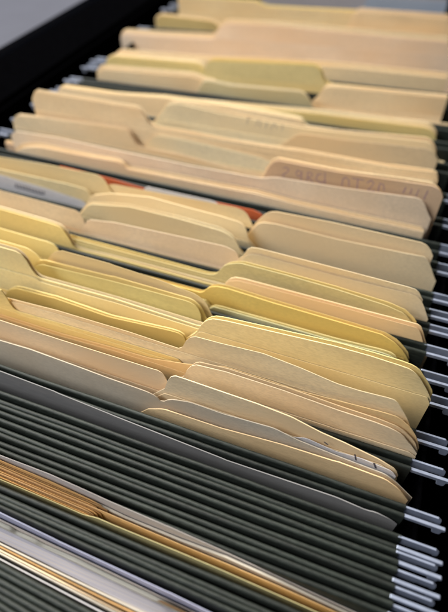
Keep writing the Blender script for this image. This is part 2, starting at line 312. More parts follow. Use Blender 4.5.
# ---------------------------------------------------------------- manila folders and papers
LEAVES=[
["a","back","grey","pale grey-violet paper sheet behind the blue one at the far end of the drawer",653.49,[[-184.79,6.25],[-75.04,7.54],[8.74,7.19]],0.126,1.0,0.284],
["b","back","blue","pale blue paper sheet at the far right end of the drawer",629.58,[[-72.66,4.18],[-70.08,11.76],[9.53,9.87]],0.4,1.0,0.4],
["c rim far","back","straw","upper of two thin rims behind the far olive tan folder",594.63,[[-255.26,12.21],[-253.07,14.14],[-249.18,15.15],[-175.23,13.75],[-170.52,12.22],[-168.42,10.75],[-163.68,9.25],[-127.44,8.95],[-78.01,8.8],[12.71,8.0]],0.28,0.735,0.4],
["c rim near","back","straw","thin folder rim right behind the far olive tan folder",592.88,[[-255.6,11.76],[-253.41,13.66],[-249.52,14.64],[-175.57,14.01],[-170.86,12.53],[-168.76,11.08],[-164.02,9.6],[-127.78,9.03],[-78.35,8.62],[12.71,8.45]],0.197,0.517,0.369],
["c","back","tanol","olive tan folder at the far end whose left half stands highest",591.65,[[-255.53,11.09],[-253.34,12.99],[-249.45,13.96],[-175.5,12.67],[-170.79,11.19],[-168.69,9.74],[-163.95,8.28],[-127.71,7.98],[-78.28,7.4],[12.93,7.05]],0.197,1.0,0.4],
["c2 rim far","back","peachlight","upper of two thin rims behind the far peach right tab folder",576.35,[[-81.6,-5.1],[-73.35,12.69],[-70.49,15.15],[-68.85,15.51],[-64.48,15.91],[12.85,13.78]],0.208,0.546,0.39],
["c2 rim near","back","peachlight","thin folder rim right behind the far peach right tab folder",575.05,[[-81.28,-6.55],[-73.03,11.12],[-70.17,13.52],[-68.53,13.86],[-64.16,14.18],[12.85,10.98]],0.168,0.441,0.315],
["c2","back","peach","peach folder with a right tab at the far end, before the blue sheet",574.0,[[-81.92,-8.0],[-73.67,9.65],[-70.81,12.06],[-69.17,12.4],[-64.8,12.73],[13.07,10.49]],0.168,1.0,0.378],
["d rim far","back","tan","upper of two thin rims behind the far ochre folder",554.27,[[-265.39,2.46],[-263.01,5.62],[-259.08,7.21],[-210.29,4.99],[-205.52,3.61],[-200.84,0.95],[-196.03,-0.25],[-142.46,0.74],[-137.38,0.83],[17.52,0.97]],0.24,0.63,0.4],
["d rim near","back","tan","thin folder rim right behind the far ochre folder",552.77,[[-266.19,2.31],[-263.81,5.43],[-259.88,6.95],[-211.09,4.15],[-206.32,2.81],[-201.64,0.2],[-196.83,-0.93],[-143.26,0.84],[-138.18,0.92],[16.59,1.01]],0.173,0.454,0.324],
["d","back","ochre","short ochre brown folder at the far left end, above the wide pinkish one",551.69,[[-265.27,1.44],[-262.89,4.58],[-258.96,6.13],[-210.17,3.73],[-205.4,2.39],[-200.72,-0.23],[-195.91,-1.38],[-142.34,-0.08],[-137.26,-0.01],[17.74,0.07]],0.173,1.0,0.389],
["e rim far","back","cream2","upper of two thin rims behind the wide pinkish beige folder",503.96,[[-281.54,1.04],[-279.13,3.57],[-275.2,4.92],[-244.19,4.99],[-239.02,5.07],[-191.21,6.23],[-187.55,8.39],[-184.91,13.2],[-181.87,16.8],[-179.97,18.33],[-175.66,19.87],[-139.04,20.51],[-134.33,20.48],[-75.42,19.16],[16.63,17.31]],0.218,0.571,0.4],
["e rim near","back","cream2","thin folder rim right behind the wide pinkish beige folder",502.6,[[-281.91,-0.13],[-279.5,2.36],[-275.57,3.66],[-244.56,3.23],[-239.39,3.26],[-191.58,4.53],[-187.92,6.73],[-185.28,11.58],[-182.24,15.22],[-180.34,16.76],[-176.03,18.36],[-139.41,19.02],[-134.7,18.94],[-75.79,16.9],[16.63,15.33]],0.202,0.529,0.378],
["e","back","pinkgrey","wide pinkish beige folder near the far end, raised at the right",501.34,[[-282.25,-1.44],[-279.84,1.08],[-275.91,2.42],[-244.9,2.2],[-239.73,2.22],[-191.92,3.09],[-188.26,5.26],[-185.62,10.09],[-182.58,13.71],[-180.68,15.25],[-176.37,16.83],[-139.75,17.69],[-135.04,17.66],[-76.13,15.75],[16.85,14.13]],0.202,1.0,0.4],
["f rim far","back","cream","upper of two thin rims behind the tan folder before the wide pinkish beige one",438.53,[[-259.43,1.96],[-257.01,5.0],[-253.23,6.67],[-218.46,6.96],[-213.64,7.0],[-179.04,7.61],[-174.37,7.77],[-128.94,10.46],[-124.5,10.7],[-65.73,12.74],[-61.55,12.78],[22.38,12.39]],0.256,0.672,0.4],
["f rim near","back","cream","thin folder rim right behind the tan folder before the wide pinkish beige one",436.93,[[-261.27,0.11],[-258.85,3.15],[-255.07,4.82],[-220.3,5.21],[-215.48,5.28],[-180.88,5.97],[-176.21,6.11],[-130.78,8.59],[-126.34,8.81],[-67.57,10.96],[-63.39,11.02],[21.48,10.42]],0.186,0.487,0.348],
["f","back","tan","tan folder directly in front of the wide pinkish beige one",435.77,[[-260.38,-0.81],[-257.96,2.21],[-254.18,3.84],[-219.41,3.98],[-214.59,4.05],[-179.99,5.0],[-175.32,5.2],[-129.89,7.91],[-125.45,8.11],[-66.68,9.89],[-62.5,9.96],[22.6,9.85]],0.186,1.0,0.4],
["g0 rim far","back","creamy","upper of two thin rims behind the far straw yellow folder",420.01,[[-259.86,2.36],[-256.69,5.93],[-252.56,7.88],[-178.77,9.69],[-174.42,9.17],[-172.51,8.6],[-169.64,6.13],[-167.32,-1.5]],0.282,0.739,0.4],
["g0 rim near","back","creamy","thin folder rim right behind the far straw yellow folder",418.25,[[-260.5,2.19],[-257.33,5.83],[-253.2,7.86],[-179.57,9.49],[-175.22,8.93],[-173.31,8.34],[-170.44,5.85],[-167.32,-1.78]],0.16,0.42,0.3],
["g0","back","straw","straw yellow folder at far left with a narrow yellow rim",417.25,[[-260.44,1.35],[-257.27,4.95],[-253.14,6.93],[-179.49,8.57],[-175.14,7.99],[-173.23,7.4],[-170.36,4.89],[-167.1,-2.77]],0.16,1.0,0.36],
["g rim far","back","straw","upper of two thin rims behind the far olive centre tab folder",407.52,[[-166.45,3.08],[-164.78,10.92],[-162.79,14.58],[-161.48,15.89],[-157.76,17.57],[-78.29,21.39],[-74.54,20.51],[-72.24,19.23],[-69.83,16.39],[-68.58,12.75],[-66.13,9.85],[-63.78,8.55],[-59.97,7.58],[25.19,8.62]],0.246,0.647,0.4],
["g rim near","back","straw","thin folder rim right behind the far olive centre tab folder",405.98,[[-166.53,2.23],[-164.86,10.08],[-162.87,13.75],[-161.56,15.08],[-157.84,16.78],[-78.37,21.28],[-74.62,20.42],[-72.32,19.14],[-69.91,16.31],[-68.66,12.68],[-66.21,9.79],[-63.86,8.49],[-60.05,7.53],[25.19,9.16]],0.048,0.126,0.09],
["g","back","olive","far folder with an olive centre tab and a bright rim",404.94,[[-167.07,1.56],[-165.4,9.39],[-163.41,13.03],[-162.1,14.34],[-158.38,15.99],[-78.91,20.35],[-75.16,19.51],[-72.86,18.25],[-70.45,15.43],[-69.2,11.8],[-66.75,8.92],[-64.4,7.63],[-60.59,6.67],[25.41,7.53]],0.048,0.126,0.09],
["far rim far","back","cream","upper of two thin rims behind the plain tan folder at the far right",401.17,[[-68.78,1.56],[-67.68,4.79],[-65.91,7.76],[-64.9,8.81],[-61.73,10.02],[-55.58,10.05],[24.23,11.46]],0.282,0.739,0.4],
["far rim near","back","cream","thin folder rim right behind the plain tan folder at the far right",399.41,[[-67.7,1.85],[-66.6,5.07],[-64.83,8.01],[-63.82,9.05],[-60.65,10.22],[-54.5,10.17],[24.76,11.52]],0.205,0.538,0.384],
["far","back","tan","plain tan folder at the far right, beside the olive centre tab",398.13,[[-68.18,0.78],[-67.08,4.01],[-65.31,6.97],[-64.3,8.02],[-61.13,9.22],[-54.98,9.21],[24.98,10.44]],0.205,1.0,0.4],
["h rim far","back","cream","upper of two thin rims behind the far left tan folder",390.97,[[-256.94,1.95],[-253.5,6.3],[-249.49,8.44],[-170.06,10.7],[-165.93,10.08],[-163.14,9.08],[-159.1,8.09],[-151.99,7.12]],0.202,0.529,0.378],
["h rim near","back","cream","thin folder rim right behind the far left tan folder",389.71,[[-255.31,0.72],[-251.87,5.0],[-247.86,7.07],[-168.02,9.48],[-163.89,8.88],[-161.1,7.88],[-157.06,6.89],[-151.17,5.88]],0.202,0.626,0.4],
["h","back","tan","far tan folder on the left just below the straw yellow one",388.22,[[-256.11,-0.87],[-252.67,3.46],[-248.66,5.58],[-169.02,8.18],[-164.89,7.55],[-162.1,6.53],[-158.06,5.51],[-150.95,4.47]],0.238,0.89,0.4],
["i rim near","back","creamgrey","thin folder rim right behind the far grey olive centre tab folder",386.1,[[-164.85,-1.48],[-161.28,5.21],[-158.73,7.65],[-157.46,8.05],[-153.86,8.34],[-138.21,7.04],[-133.99,6.92],[-82.42,8.39],[-78.77,7.34],[-76.21,5.63],[-73.61,2.72],[-70.42,-3.37],[-67.45,-5.48],[-62.67,-6.14],[-58.66,-6.35],[-20.74,-5.15],[-16.9,-4.99],[15.85,-3.44]],0.178,0.466,0.333],
["i","back","olive2","far folder whose grey olive centre tab stands in front of the olive one",384.99,[[-164.49,-2.43],[-160.92,4.23],[-158.37,6.66],[-157.1,7.05],[-153.5,7.32],[-137.85,6.01],[-133.63,5.91],[-82.06,7.71],[-78.41,6.66],[-75.85,4.94],[-73.25,2.02],[-70.06,-4.08],[-67.09,-6.21],[-62.31,-6.9],[-58.3,-7.15],[-20.38,-6.4],[-16.54,-6.27],[16.29,-4.72]],0.178,1.0,0.4],
["j rim far","back","creamy","upper of two thin rims behind the narrow straw folder between two dark hanger folds",363.17,[[-278.59,-4.67],[-62.93,5.66],[-59.11,5.77],[-43.71,5.78],[14.28,6.1],[17.67,5.3],[19.08,4.6],[21.63,2.34],[23.13,-0.39]],0.27,0.71,0.4],
["j rim near","back","creamy","thin folder rim right behind the narrow straw folder between two dark hanger folds",361.48,[[-279.09,-5.5],[-63.43,4.51],[-59.61,4.6],[-44.21,4.56],[13.65,4.76],[17.04,3.96],[18.45,3.27],[21.0,1.0],[22.68,-1.73]],0.166,0.437,0.312],
["j","back","straw","narrow straw coloured folder between two dark hanger folds at the right",360.44,[[-278.56,-6.03],[-62.9,3.5],[-59.08,3.57],[-43.68,3.49],[14.32,4.14],[17.71,3.35],[19.12,2.66],[21.67,0.4],[23.35,-2.33]],0.166,1.0,0.374],
["k rim far","back","creamy","upper of two thin rims behind the cream folder just behind the soft step tab",337.86,[[-264.82,4.1],[-261.61,7.11],[-257.59,8.71],[-217.48,8.78],[-213.05,8.94],[-173.09,11.87],[-168.92,12.08],[-126.75,12.77],[-122.84,12.7],[-73.37,10.62],[-70.24,10.23],[-69.14,9.95],[-66.95,7.99],[-66.1,6.46],[-63.33,4.81],[18.2,5.81]],0.186,0.487,0.348],
["k rim near","back","creamy","thin folder rim right behind the cream folder just behind the soft step tab",336.7,[[-264.89,3.52],[-261.68,6.58],[-257.66,8.24],[-217.55,8.83],[-213.12,8.98],[-173.16,11.23],[-168.99,11.34],[-126.82,11.69],[-122.91,11.67],[-73.44,10.25],[-70.31,9.86],[-69.21,9.57],[-67.02,7.6],[-66.17,6.07],[-63.4,4.4],[18.2,4.34]],0.186,0.601,0.4],
["k","back","cream","cream folder just behind the tan left tab with the soft step",335.27,[[-265.74,2.69],[-262.53,5.72],[-258.51,7.35],[-218.4,7.74],[-213.97,7.91],[-174.01,10.58],[-169.84,10.74],[-127.67,11.16],[-123.76,11.11],[-74.29,9.41],[-71.16,9.03],[-70.06,8.75],[-67.87,6.79],[-67.02,5.26],[-64.25,3.61],[18.42,4.04]],0.229,1.0,0.4],
["l rim near","back","cream","thin folder rim right behind the cream folder with faint pencil scribble",310.83,[[-161.93,14.81],[-159.03,18.2],[-155.61,20.19],[-151.19,20.89],[-147.33,21.09],[-118.84,19.27],[-115.17,19.11],[-64.45,17.59],[-61.0,17.62],[-42.07,18.42],[14.38,22.45],[17.27,21.56],[19.01,20.3],[21.22,17.75],[23.03,14.3]],0.237,0.622,0.4],
["l","back","creamy","cream folder with faint pencil scribble along its top",309.35,[[-161.77,13.48],[-158.87,16.83],[-155.45,18.78],[-151.03,19.43],[-147.17,19.59],[-118.68,17.63],[-115.01,17.47],[-64.29,16.36],[-60.84,16.4],[-41.91,17.19],[14.58,20.71],[17.47,19.81],[19.21,18.55],[21.42,15.99],[23.25,12.54]],0.237,0.752,0.4],
["m","back","peach","peach folder whose right tab begins with a slanted orange corner",307.56,[[-79.85,-1.9],[-65.76,11.37],[-63.02,12.86],[-61.83,13.07],[-58.72,13.31],[-40.94,13.41],[-37.6,13.51],[15.93,16.5],[18.89,15.69],[21.11,14.3],[23.42,11.87],[25.04,8.98]],0.286,1.0,0.4],
["n rim near","back","cream","thin folder rim right behind the tan left tab folder with a soft step",280.53,[[-250.87,20.59],[-247.62,25.01],[-244.12,26.9],[-183.74,27.05],[-168.2,27.46],[-165.12,26.46],[-163.62,25.12],[-161.77,22.56],[-160.27,19.08],[-158.02,16.92],[-156.28,16.22],[-152.79,15.62],[-133.97,15.96],[-130.3,15.94],[-107.95,15.51],[-104.42,15.51],[-68.42,16.44],[-57.63,16.96],[-54.38,17.06],[-2.7,17.48],[0.28,17.59],[22.11,19.06],[24.56,17.81],[26.36,14.51]],0.144,0.428,0.306],
["n","back","tan","tan folder with a left tab that ends in a soft step above the pinkish one",279.51,[[-251.3,19.31],[-248.05,23.77],[-244.55,25.7],[-184.17,25.89],[-168.63,26.16],[-165.55,25.13],[-164.05,23.78],[-162.2,21.21],[-160.7,17.72],[-158.45,15.55],[-156.71,14.84],[-153.22,14.23],[-134.4,14.59],[-130.73,14.6],[-108.38,14.4],[-104.85,14.44],[-68.85,15.64],[-58.06,16.13],[-54.81,16.21],[-3.13,16.27],[-0.15,16.38],[21.58,17.97],[24.03,16.75],[26.58,13.48]],0.163,0.462,0.33],
["o rim near","back","cream","thin folder rim right behind the cream folder with a white highlight",278.41,[[-160.53,5.68],[-156.93,9.37],[-153.46,10.99],[-139.6,11.15],[-135.91,11.1],[-104.86,9.89],[-82.37,8.88],[-79.09,8.3],[-76.8,7.56],[-73.51,7.22],[-57.34,8.73],[-54.04,8.97],[23.81,13.49]],0.16,0.42,0.3],
["o","back","creamy","cream folder whose tab begins with a white highlight beside the pinkish left tab",277.41,[[-159.85,4.83],[-156.25,8.56],[-152.78,10.21],[-138.92,10.46],[-135.23,10.42],[-104.18,9.06],[-81.69,7.86],[-78.41,7.26],[-76.12,6.51],[-72.83,6.16],[-56.66,7.68],[-53.36,7.94],[24.65,13.0]],0.16,0.878,0.36],
["p rim near","back","peachlight","thin folder rim right behind the pinkish left tab folder with a pale shine",275.32,[[-270.46,1.04],[-266.77,5.95],[-262.91,8.19],[-187.6,12.39],[-183.63,12.46],[-176.06,12.31],[-173.27,10.85],[-171.4,7.74],[-168.36,2.35],[-165.56,0.82],[-137.76,0.65],[-134.04,0.49],[-102.43,-2.04],[-79.45,-3.47],[-75.96,-3.37],[-53.43,-0.83]],0.165,0.433,0.309],
["p","back","peach","pinkish folder with a left tab carrying a pale shine at its end",274.29,[[-271.19,0.81],[-267.5,5.73],[-263.64,7.96],[-188.33,11.64],[-184.36,11.72],[-176.79,11.61],[-174.0,10.17],[-172.13,7.08],[-169.09,1.71],[-166.29,0.21],[-138.49,0.31],[-134.77,0.17],[-103.16,-2.4],[-80.18,-4.06],[-76.69,-4.0],[-53.21,-1.63]],0.165,1.0,0.371],
["w rim far","back","peach","upper of two thin rims behind the folder with purple handwriting",255.49,[[-72.68,8.22],[-70.03,15.53],[-68.36,18.71],[-65.93,22.1],[-63.37,23.51],[-31.08,23.16],[-28.17,23.21],[3.96,24.75],[21.49,25.29],[24.05,24.74],[25.13,24.22],[27.3,22.33],[29.08,19.79]],0.102,0.701,0.23],
["w rim near","back","peach","thin folder rim right behind the folder with purple handwriting",253.82,[[-73.42,8.63],[-70.77,15.92],[-69.1,19.08],[-66.67,22.46],[-64.11,23.86],[-31.82,23.76],[-28.91,23.86],[3.22,25.87],[20.57,26.43],[23.13,25.86],[24.21,25.34],[26.38,23.43],[28.16,20.87]],0.182,0.479,0.342],
["w","back","tanpink","manila folder with faded purple handwriting on its brown right tab",252.68,[[-72.41,7.67],[-69.76,14.96],[-68.09,18.13],[-65.66,21.51],[-63.1,22.91],[-30.81,22.65],[-27.9,22.73],[4.23,24.72],[21.83,25.46],[24.39,24.93],[25.47,24.42],[27.64,22.54],[29.42,20.01]],0.182,1.0,0.4],
["w","front","pinkgrey2",None,248.98,[[-254.53,4.44],[-251.77,7.38],[-248.14,9.05],[-214.75,10.71],[-210.75,10.77],[-184.22,10.21],[-180.42,10.17],[-113.27,10.44],[-109.84,10.5],[-73.02,11.52],[-69.83,12.06],[-65.07,13.54],[-61.94,14.08],[-28.88,15.43],[-25.95,15.6],[15.71,18.71],[18.31,18.21],[19.4,17.69],[21.5,15.67],[22.88,13.32],[24.71,10.56],[27.15,7.32]],0.378,0.991,0.4],
["x rim far","back","peach","upper of two thin rims behind the pinkish tan folder with a bowed left corner",246.62,[[-255.13,-8.16],[-250.68,-2.82],[-246.43,0.43],[-242.4,2.23],[-237.69,3.73],[-230.05,5.15],[-225.78,5.56],[-190.74,5.57],[-186.85,5.67],[-168.21,6.52],[-165.31,5.39],[-163.74,3.5],[-160.84,2.35],[-122.49,3.71],[-96.33,3.86],[-92.98,3.91],[-74.38,4.43],[-71.17,4.36],[-48.15,2.84],[-45.06,2.73],[24.25,2.67]],0.323,0.848,0.4],
["x rim near","back","peach","thin folder rim right behind the pinkish tan folder with a bowed left corner",244.6,[[-253.16,-9.41],[-248.71,-4.01],[-244.46,-0.69],[-240.43,1.19],[-235.72,2.79],[-228.08,4.38],[-223.81,4.9],[-188.77,5.47],[-184.88,5.56],[-166.24,6.27],[-163.34,5.1],[-161.77,3.19],[-158.87,1.98],[-120.52,2.93],[-94.36,3.39],[-91.01,3.51],[-72.41,4.47],[-69.2,4.47],[-46.18,3.27],[-43.09,3.17],[25.24,2.43]],0.171,0.449,0.321],
["x","back","pinktan","pinkish tan folder with a bowed left corner in front of the handwriting folder",243.53,[[-254.16,-9.56],[-249.71,-4.2],[-245.46,-0.93],[-241.43,0.9],[-236.72,2.44],[-229.08,3.94],[-224.81,4.4],[-189.77,4.78],[-185.88,4.89],[-167.24,5.72],[-164.34,4.58],[-162.77,2.68],[-159.87,1.5],[-121.52,2.58],[-95.36,2.8],[-92.01,2.88],[-73.41,3.62],[-70.2,3.59],[-47.18,2.3],[-44.09,2.2],[25.46,1.79]],0.171,1.0,0.385],
["red","back","red","orange red folder showing as a sliver beside the dark hanger fold",226.66,[[-199.64,5.42],[-163.81,4.29],[-160.29,4.08],[-141.69,2.54],[-138.23,2.46],[-90.09,4.02],[-72.74,4.48],[-69.7,4.19],[-65.28,3.2],[-63.11,1.35],[-61.75,-1.62]],0.248,0.651,0.4],
["strip","back","white","white paper strip lying along the orange red folder",225.11,[[-140.01,1.58],[-138.29,4.33],[-135.66,5.79],[-94.55,5.78],[-92.08,5.25],[-90.46,4.27]],0.189,0.496,0.354],
["r","back","tanol","tan centre tab folder below the white strip and orange red sliver",215.85,[[-168.34,-1.35],[-162.72,4.47],[-159.15,7.06],[-156.91,8.09],[-153.26,9.04],[-114.96,10.41],[-76.31,11.73],[-73.42,11.34],[-71.43,10.71],[-69.25,8.93],[-68.37,7.45],[-66.89,4.61],[-64.98,0.41]],0.048,0.126,0.09],
["q","back","olivetan","greyish olive folder with a left tab ending beside the orange red sliver",214.87,[[-283.09,10.24],[-236.69,11.26],[-232.69,11.43],[-198.57,13.5],[-194.84,13.64],[-164.68,14.01],[-161.66,13.27],[-159.99,12.29],[-158.23,10.02],[-157.11,6.52],[-155.46,4.02],[-151.86,1.06]],0.096,0.328,0.216],
["s","back","cream2","cream folder with a tall right tab just below the handwriting",214.09,[[-67.89,-2.68],[-63.75,5.55],[-61.84,8.7],[-59.09,12.51],[-56.67,14.72],[-55.06,15.62],[-52.27,16.43],[-21.54,17.32],[-18.87,17.34],[22.95,16.87],[25.35,16.12],[26.53,15.38],[28.53,13.28],[30.45,10.15]],0.125,1.0,0.281],
["s","front","cream2",None,211.19,[[-68.08,-3.43],[-64.5,3.32],[-62.43,6.37],[-60.9,8.15],[-58.28,9.73],[-54.99,10.26],[-52.11,10.45],[-19.67,9.49],[-16.97,9.49],[18.17,10.49],[25.88,10.83],[28.06,9.65],[29.96,7.22],[31.68,4.46],[32.56,2.68],[34.23,-0.26],[36.0,-2.98]],0.23,0.605,0.4],
["t","back","olivetan","folder with a left tab behind the sheet with a printed label strip",209.75,[[-281.08,5.42],[-190.03,6.59],[-186.42,6.54],[-171.78,5.89],[-169.16,4.62],[-167.78,2.75],[-166.25,0.08],[-164.58,-3.78]],0.227,0.596,0.4],
["u","back","white","white sheet with a printed label strip on the left",208.33,[[-281.84,1.63],[-235.27,2.41],[-231.41,2.33],[-201.84,0.55],[-198.28,0.24],[-174.35,-2.4],[-171.93,-3.71],[-170.58,-5.81]],0.227,0.596,0.4],
["v","back","creamy","cream folder with a curled rim left of centre",206.91,[[-170.55,-3.34],[-165.88,2.81],[-162.51,5.36],[-151.7,8.99],[-148.1,9.84],[-126.35,12.7],[-123.12,12.83],[-98.51,11.49],[-81.23,10.74],[-78.3,10.54],[-71.86,9.9],[-69.33,8.79],[-67.96,7.57],[-66.53,4.91],[-65.51,-0.09]],0.227,1.0,0.4],
["y rim near","back","creamy","thin folder rim right behind the smudged greyish olive folder",193.46,[[-163.57,3.52],[-158.07,9.24],[-154.69,11.25],[-133.65,15.33],[-130.43,15.64],[-101.66,15.57],[-98.73,15.5],[-77.84,14.58],[-75.2,13.99],[-70.41,11.87],[-68.55,9.89],[-66.26,4.61]],0.05,0.613,0.112],
["y","back","olivegrey","greyish olive folder with smudges below the curled cream one",192.0,[[-162.57,3.16],[-157.07,8.9],[-153.69,10.92],[-132.65,15.03],[-129.43,15.33],[-100.66,14.95],[-97.73,14.84],[-76.6,13.56],[-73.96,12.92],[-69.17,10.73],[-67.31,8.73],[-65.02,3.42]],0.234,1.0,0.4],
["z","back","pinktan","pinkish tan folder with a left tab below the printed label strip",181.85,[[-251.69,13.7],[-209.88,14.07],[-206.37,14.04],[-166.41,12.93],[-158.11,12.6],[-155.75,11.37],[-154.98,10.21],[-154.23,7.28],[-154.11,2.36],[-153.06,0.14],[-151.96,-0.21],[-149.03,-0.59],[-70.34,0.36]],0.082,0.517,0.184],
["z2","back","pinkgrey2","pinkish folder with a thin bright rim over a dark hanger fold at left of centre",180.62,[[-154.13,3.66],[-151.39,7.73],[-148.42,9.86],[-136.28,11.5],[-133.07,11.77],[-71.14,13.92],[-68.47,13.69],[-64.58,12.86],[-62.8,11.09],[-61.03,5.79]],0.131,0.344,0.246],
["aa","back","cream2","cream folder with a right tab just below the tall cream one",179.8,[[-59.23,11.15],[-56.95,16.37],[-54.91,18.2],[-52.94,18.52],[-50.32,18.7],[-11.71,17.88],[17.97,17.09],[20.24,16.96],[23.89,16.64],[25.86,15.32],[28.68,11.25]],0.131,0.512,0.295],
["ab","back","creamgrey","greyish cream folder with a right tab above the olive ones",178.58,[[-62.45,2.9],[-61.02,6.67],[-59.28,9.86],[-56.76,13.2],[-54.38,14.8],[-52.4,15.13],[-49.77,15.31],[-13.25,14.11],[-10.83,14.07],[21.11,14.1],[23.38,13.87],[25.81,13.39],[27.8,11.92],[29.05,10.13],[30.65,7.44],[33.85,1.29]],0.048,0.126,0.09],
["ac rim near","back","straw","thin folder rim right behind the deep olive yellow right tab folder",171.91,[[-162.61,3.68],[-156.59,3.18],[-153.44,3.04],[-128.44,2.76],[-76.39,1.99],[-73.54,2.24],[-70.86,2.76],[-68.57,4.81],[-67.45,7.09],[-65.47,10.12],[-64.51,11.24],[-62.02,13.09],[-57.95,14.75],[-55.32,15.27],[-32.66,14.96],[-30.19,14.9],[-10.38,14.21],[-8.02,14.07],[13.36,12.3],[15.64,11.92],[21.95,10.36],[24.09,9.13],[26.77,6.64],[28.49,4.52]],0.101,0.521,0.227],
["ac","back","olive","deep olive yellow folder with a right tab ending in a round shoulder",170.67,[[-163.65,2.84],[-157.63,2.29],[-154.48,2.12],[-129.48,1.65],[-77.43,1.23],[-74.58,1.51],[-71.9,2.06],[-69.61,4.14],[-68.49,6.43],[-66.51,9.48],[-65.55,10.61],[-63.06,12.48],[-58.99,14.17],[-56.36,14.71],[-33.7,14.41],[-31.23,14.34],[-11.42,13.49],[-9.06,13.33],[12.06,11.4],[14.34,11.01],[20.65,9.43],[22.79,8.2],[25.47,5.71],[27.27,3.59],[28.73,1.39]],0.176,0.462,0.33],
["ad rim near","back","creamy","thin folder rim right behind the straw folder with a sloping left tab",169.57,[[-239.81,13.01],[-199.54,13.48],[-196.17,13.42],[-167.02,12.35],[-163.94,12.07],[-160.21,11.55],[-158.07,10.12],[-156.49,7.17],[-155.44,4.42],[-154.35,0.13],[-152.47,-1.68],[-149.29,-2.25],[-146.16,-2.43],[-131.55,-1.53],[-128.41,-1.44],[-75.59,-1.51],[-72.77,-1.46],[-25.54,0.21]],0.176,0.504,0.36],
["ad","back","straw","straw folder with a sloping left tab above two dark hanger folds",168.37,[[-240.3,12.45],[-200.03,12.58],[-196.66,12.53],[-167.51,11.63],[-164.43,11.38],[-160.7,10.89],[-158.56,9.47],[-156.98,6.53],[-155.93,3.79],[-154.84,-0.49],[-152.96,-2.29],[-149.78,-2.85],[-146.65,-3.01],[-132.04,-2.11],[-128.9,-2.03],[-76.08,-2.69],[-73.26,-2.66],[-25.32,-0.9]],0.192,0.685,0.4],
["ae rim near","back","cream","thin folder rim right behind the tan right tab folder notched at its far corner",166.74,[[-64.79,0.21],[-63.71,2.91],[-62.01,5.7],[-61.06,6.86],[-58.6,8.44],[-56.61,8.79],[-53.96,9.02],[-6.64,8.56],[22.65,8.45],[28.39,8.35],[30.26,7.19],[30.92,6.2],[32.37,3.52],[33.41,1.14],[34.9,-1.87],[35.95,-3.74],[37.31,-6.56],[37.62,-9.11]],0.224,0.588,0.4],
["ae","back","tan","tan folder with a right tab notched at its far right corner",165.34,[[-65.18,-0.89],[-64.1,1.82],[-62.4,4.63],[-61.45,5.8],[-58.99,7.41],[-57.0,7.79],[-54.35,8.05],[-7.03,7.94],[22.17,7.64],[27.91,7.49],[29.78,6.31],[30.44,5.32],[31.89,2.63],[32.93,0.24],[34.42,-2.78],[35.47,-4.66],[36.83,-7.49],[37.84,-10.04]],0.048,0.126,0.09],
["af rim near","back","straw","thin folder rim right behind the bright yellow folder",158.72,[[-156.25,0.09],[-119.59,1.21],[-116.61,1.27],[-72.77,1.97],[-70.6,3.55],[-69.92,4.86],[-67.8,7.33],[-66.67,8.16],[-64.04,9.3],[-60.49,9.79],[-57.91,9.9],[-38.29,8.58],[-35.84,8.46],[-4.38,7.3],[15.34,6.46],[17.54,5.86],[21.38,3.86],[23.46,2.33],[26.1,-0.24],[28.0,-2.51],[29.48,-6.37]],0.048,0.605,0.108],
["af","back","yellow","bright yellow folder with a right tab, the yellowest in the drawer",157.28,[[-157.01,-0.21],[-120.35,1.13],[-117.37,1.19],[-73.53,1.49],[-71.36,3.04],[-70.68,4.34],[-68.56,6.79],[-67.43,7.6],[-64.8,8.71],[-61.25,9.17],[-58.67,9.25],[-39.05,7.84],[-36.6,7.72],[-5.14,6.75],[14.39,6.04],[16.59,5.45],[20.43,3.46],[22.51,1.94],[25.15,-0.63],[27.05,-2.9],[29.7,-6.77]],0.229,0.601,0.4],
["ag","back","yellowpale","pale yellow folder with a sloping left tab between dark hanger folds",155.85,[[-229.33,12.02],[-187.65,11.09],[-162.97,10.83],[-160.02,10.55],[-155.84,9.73],[-154.08,8.01],[-153.68,6.42],[-153.19,3.29],[-152.94,-0.33],[-151.26,-2.06],[-120.22,-2.53],[-117.25,-2.52],[-70.09,-1.38]],0.229,0.928,0.4],
["ah rim near","back","yellowpale","thin folder rim right behind the pale green thin rim",153.64,[[-68.61,-5.89],[-66.25,-1.92],[-63.9,-0.15],[-60.25,-0.04],[-57.64,-0.02],[-34.31,-0.22],[-4.93,-0.42],[-2.6,-0.36],[15.04,0.48],[17.28,0.44],[20.46,0.18],[22.55,-0.94],[24.03,-3.03]],0.21,0.55,0.393],
["ah","back","greenpale","pale green folder showing as a thin rim under the bright yellow one",152.33,[[-68.84,-6.17],[-66.48,-2.18],[-64.13,-0.4],[-60.48,-0.27],[-57.87,-0.24],[-34.54,-0.48],[-5.16,-0.99],[-2.83,-0.96],[14.76,-0.28],[17.0,-0.33],[20.18,-0.6],[22.27,-1.73],[24.25,-3.82]],0.21,0.748,0.4],
["ai","back","olivetan","tan olive folder with a centre tab starting right of the pale yellow left tab",143.53,[[-152.47,8.64],[-147.87,14.68],[-144.71,17.66],[-142.49,19.1],[-139.35,20.2],[-113.46,20.15],[-110.82,20.03],[-88.57,18.15],[-86.11,17.84],[-70.61,15.36],[-68.44,14.45],[-65.58,12.33],[-64.11,10.18],[-61.84,3.65]],0.056,0.416,0.126],
["aj","back","yellowpale","pale yellow folder with a narrow curled left tab rim",142.54,[[-214.94,16.65],[-178.2,16.86],[-161.34,16.59],[-158.83,15.9],[-156.04,14.09],[-154.37,12.29],[-153.39,10.54],[-151.35,9.21],[-145.01,8.39],[-142.14,8.23],[-108.01,8.73],[-69.3,9.47]],0.158,0.55,0.356],
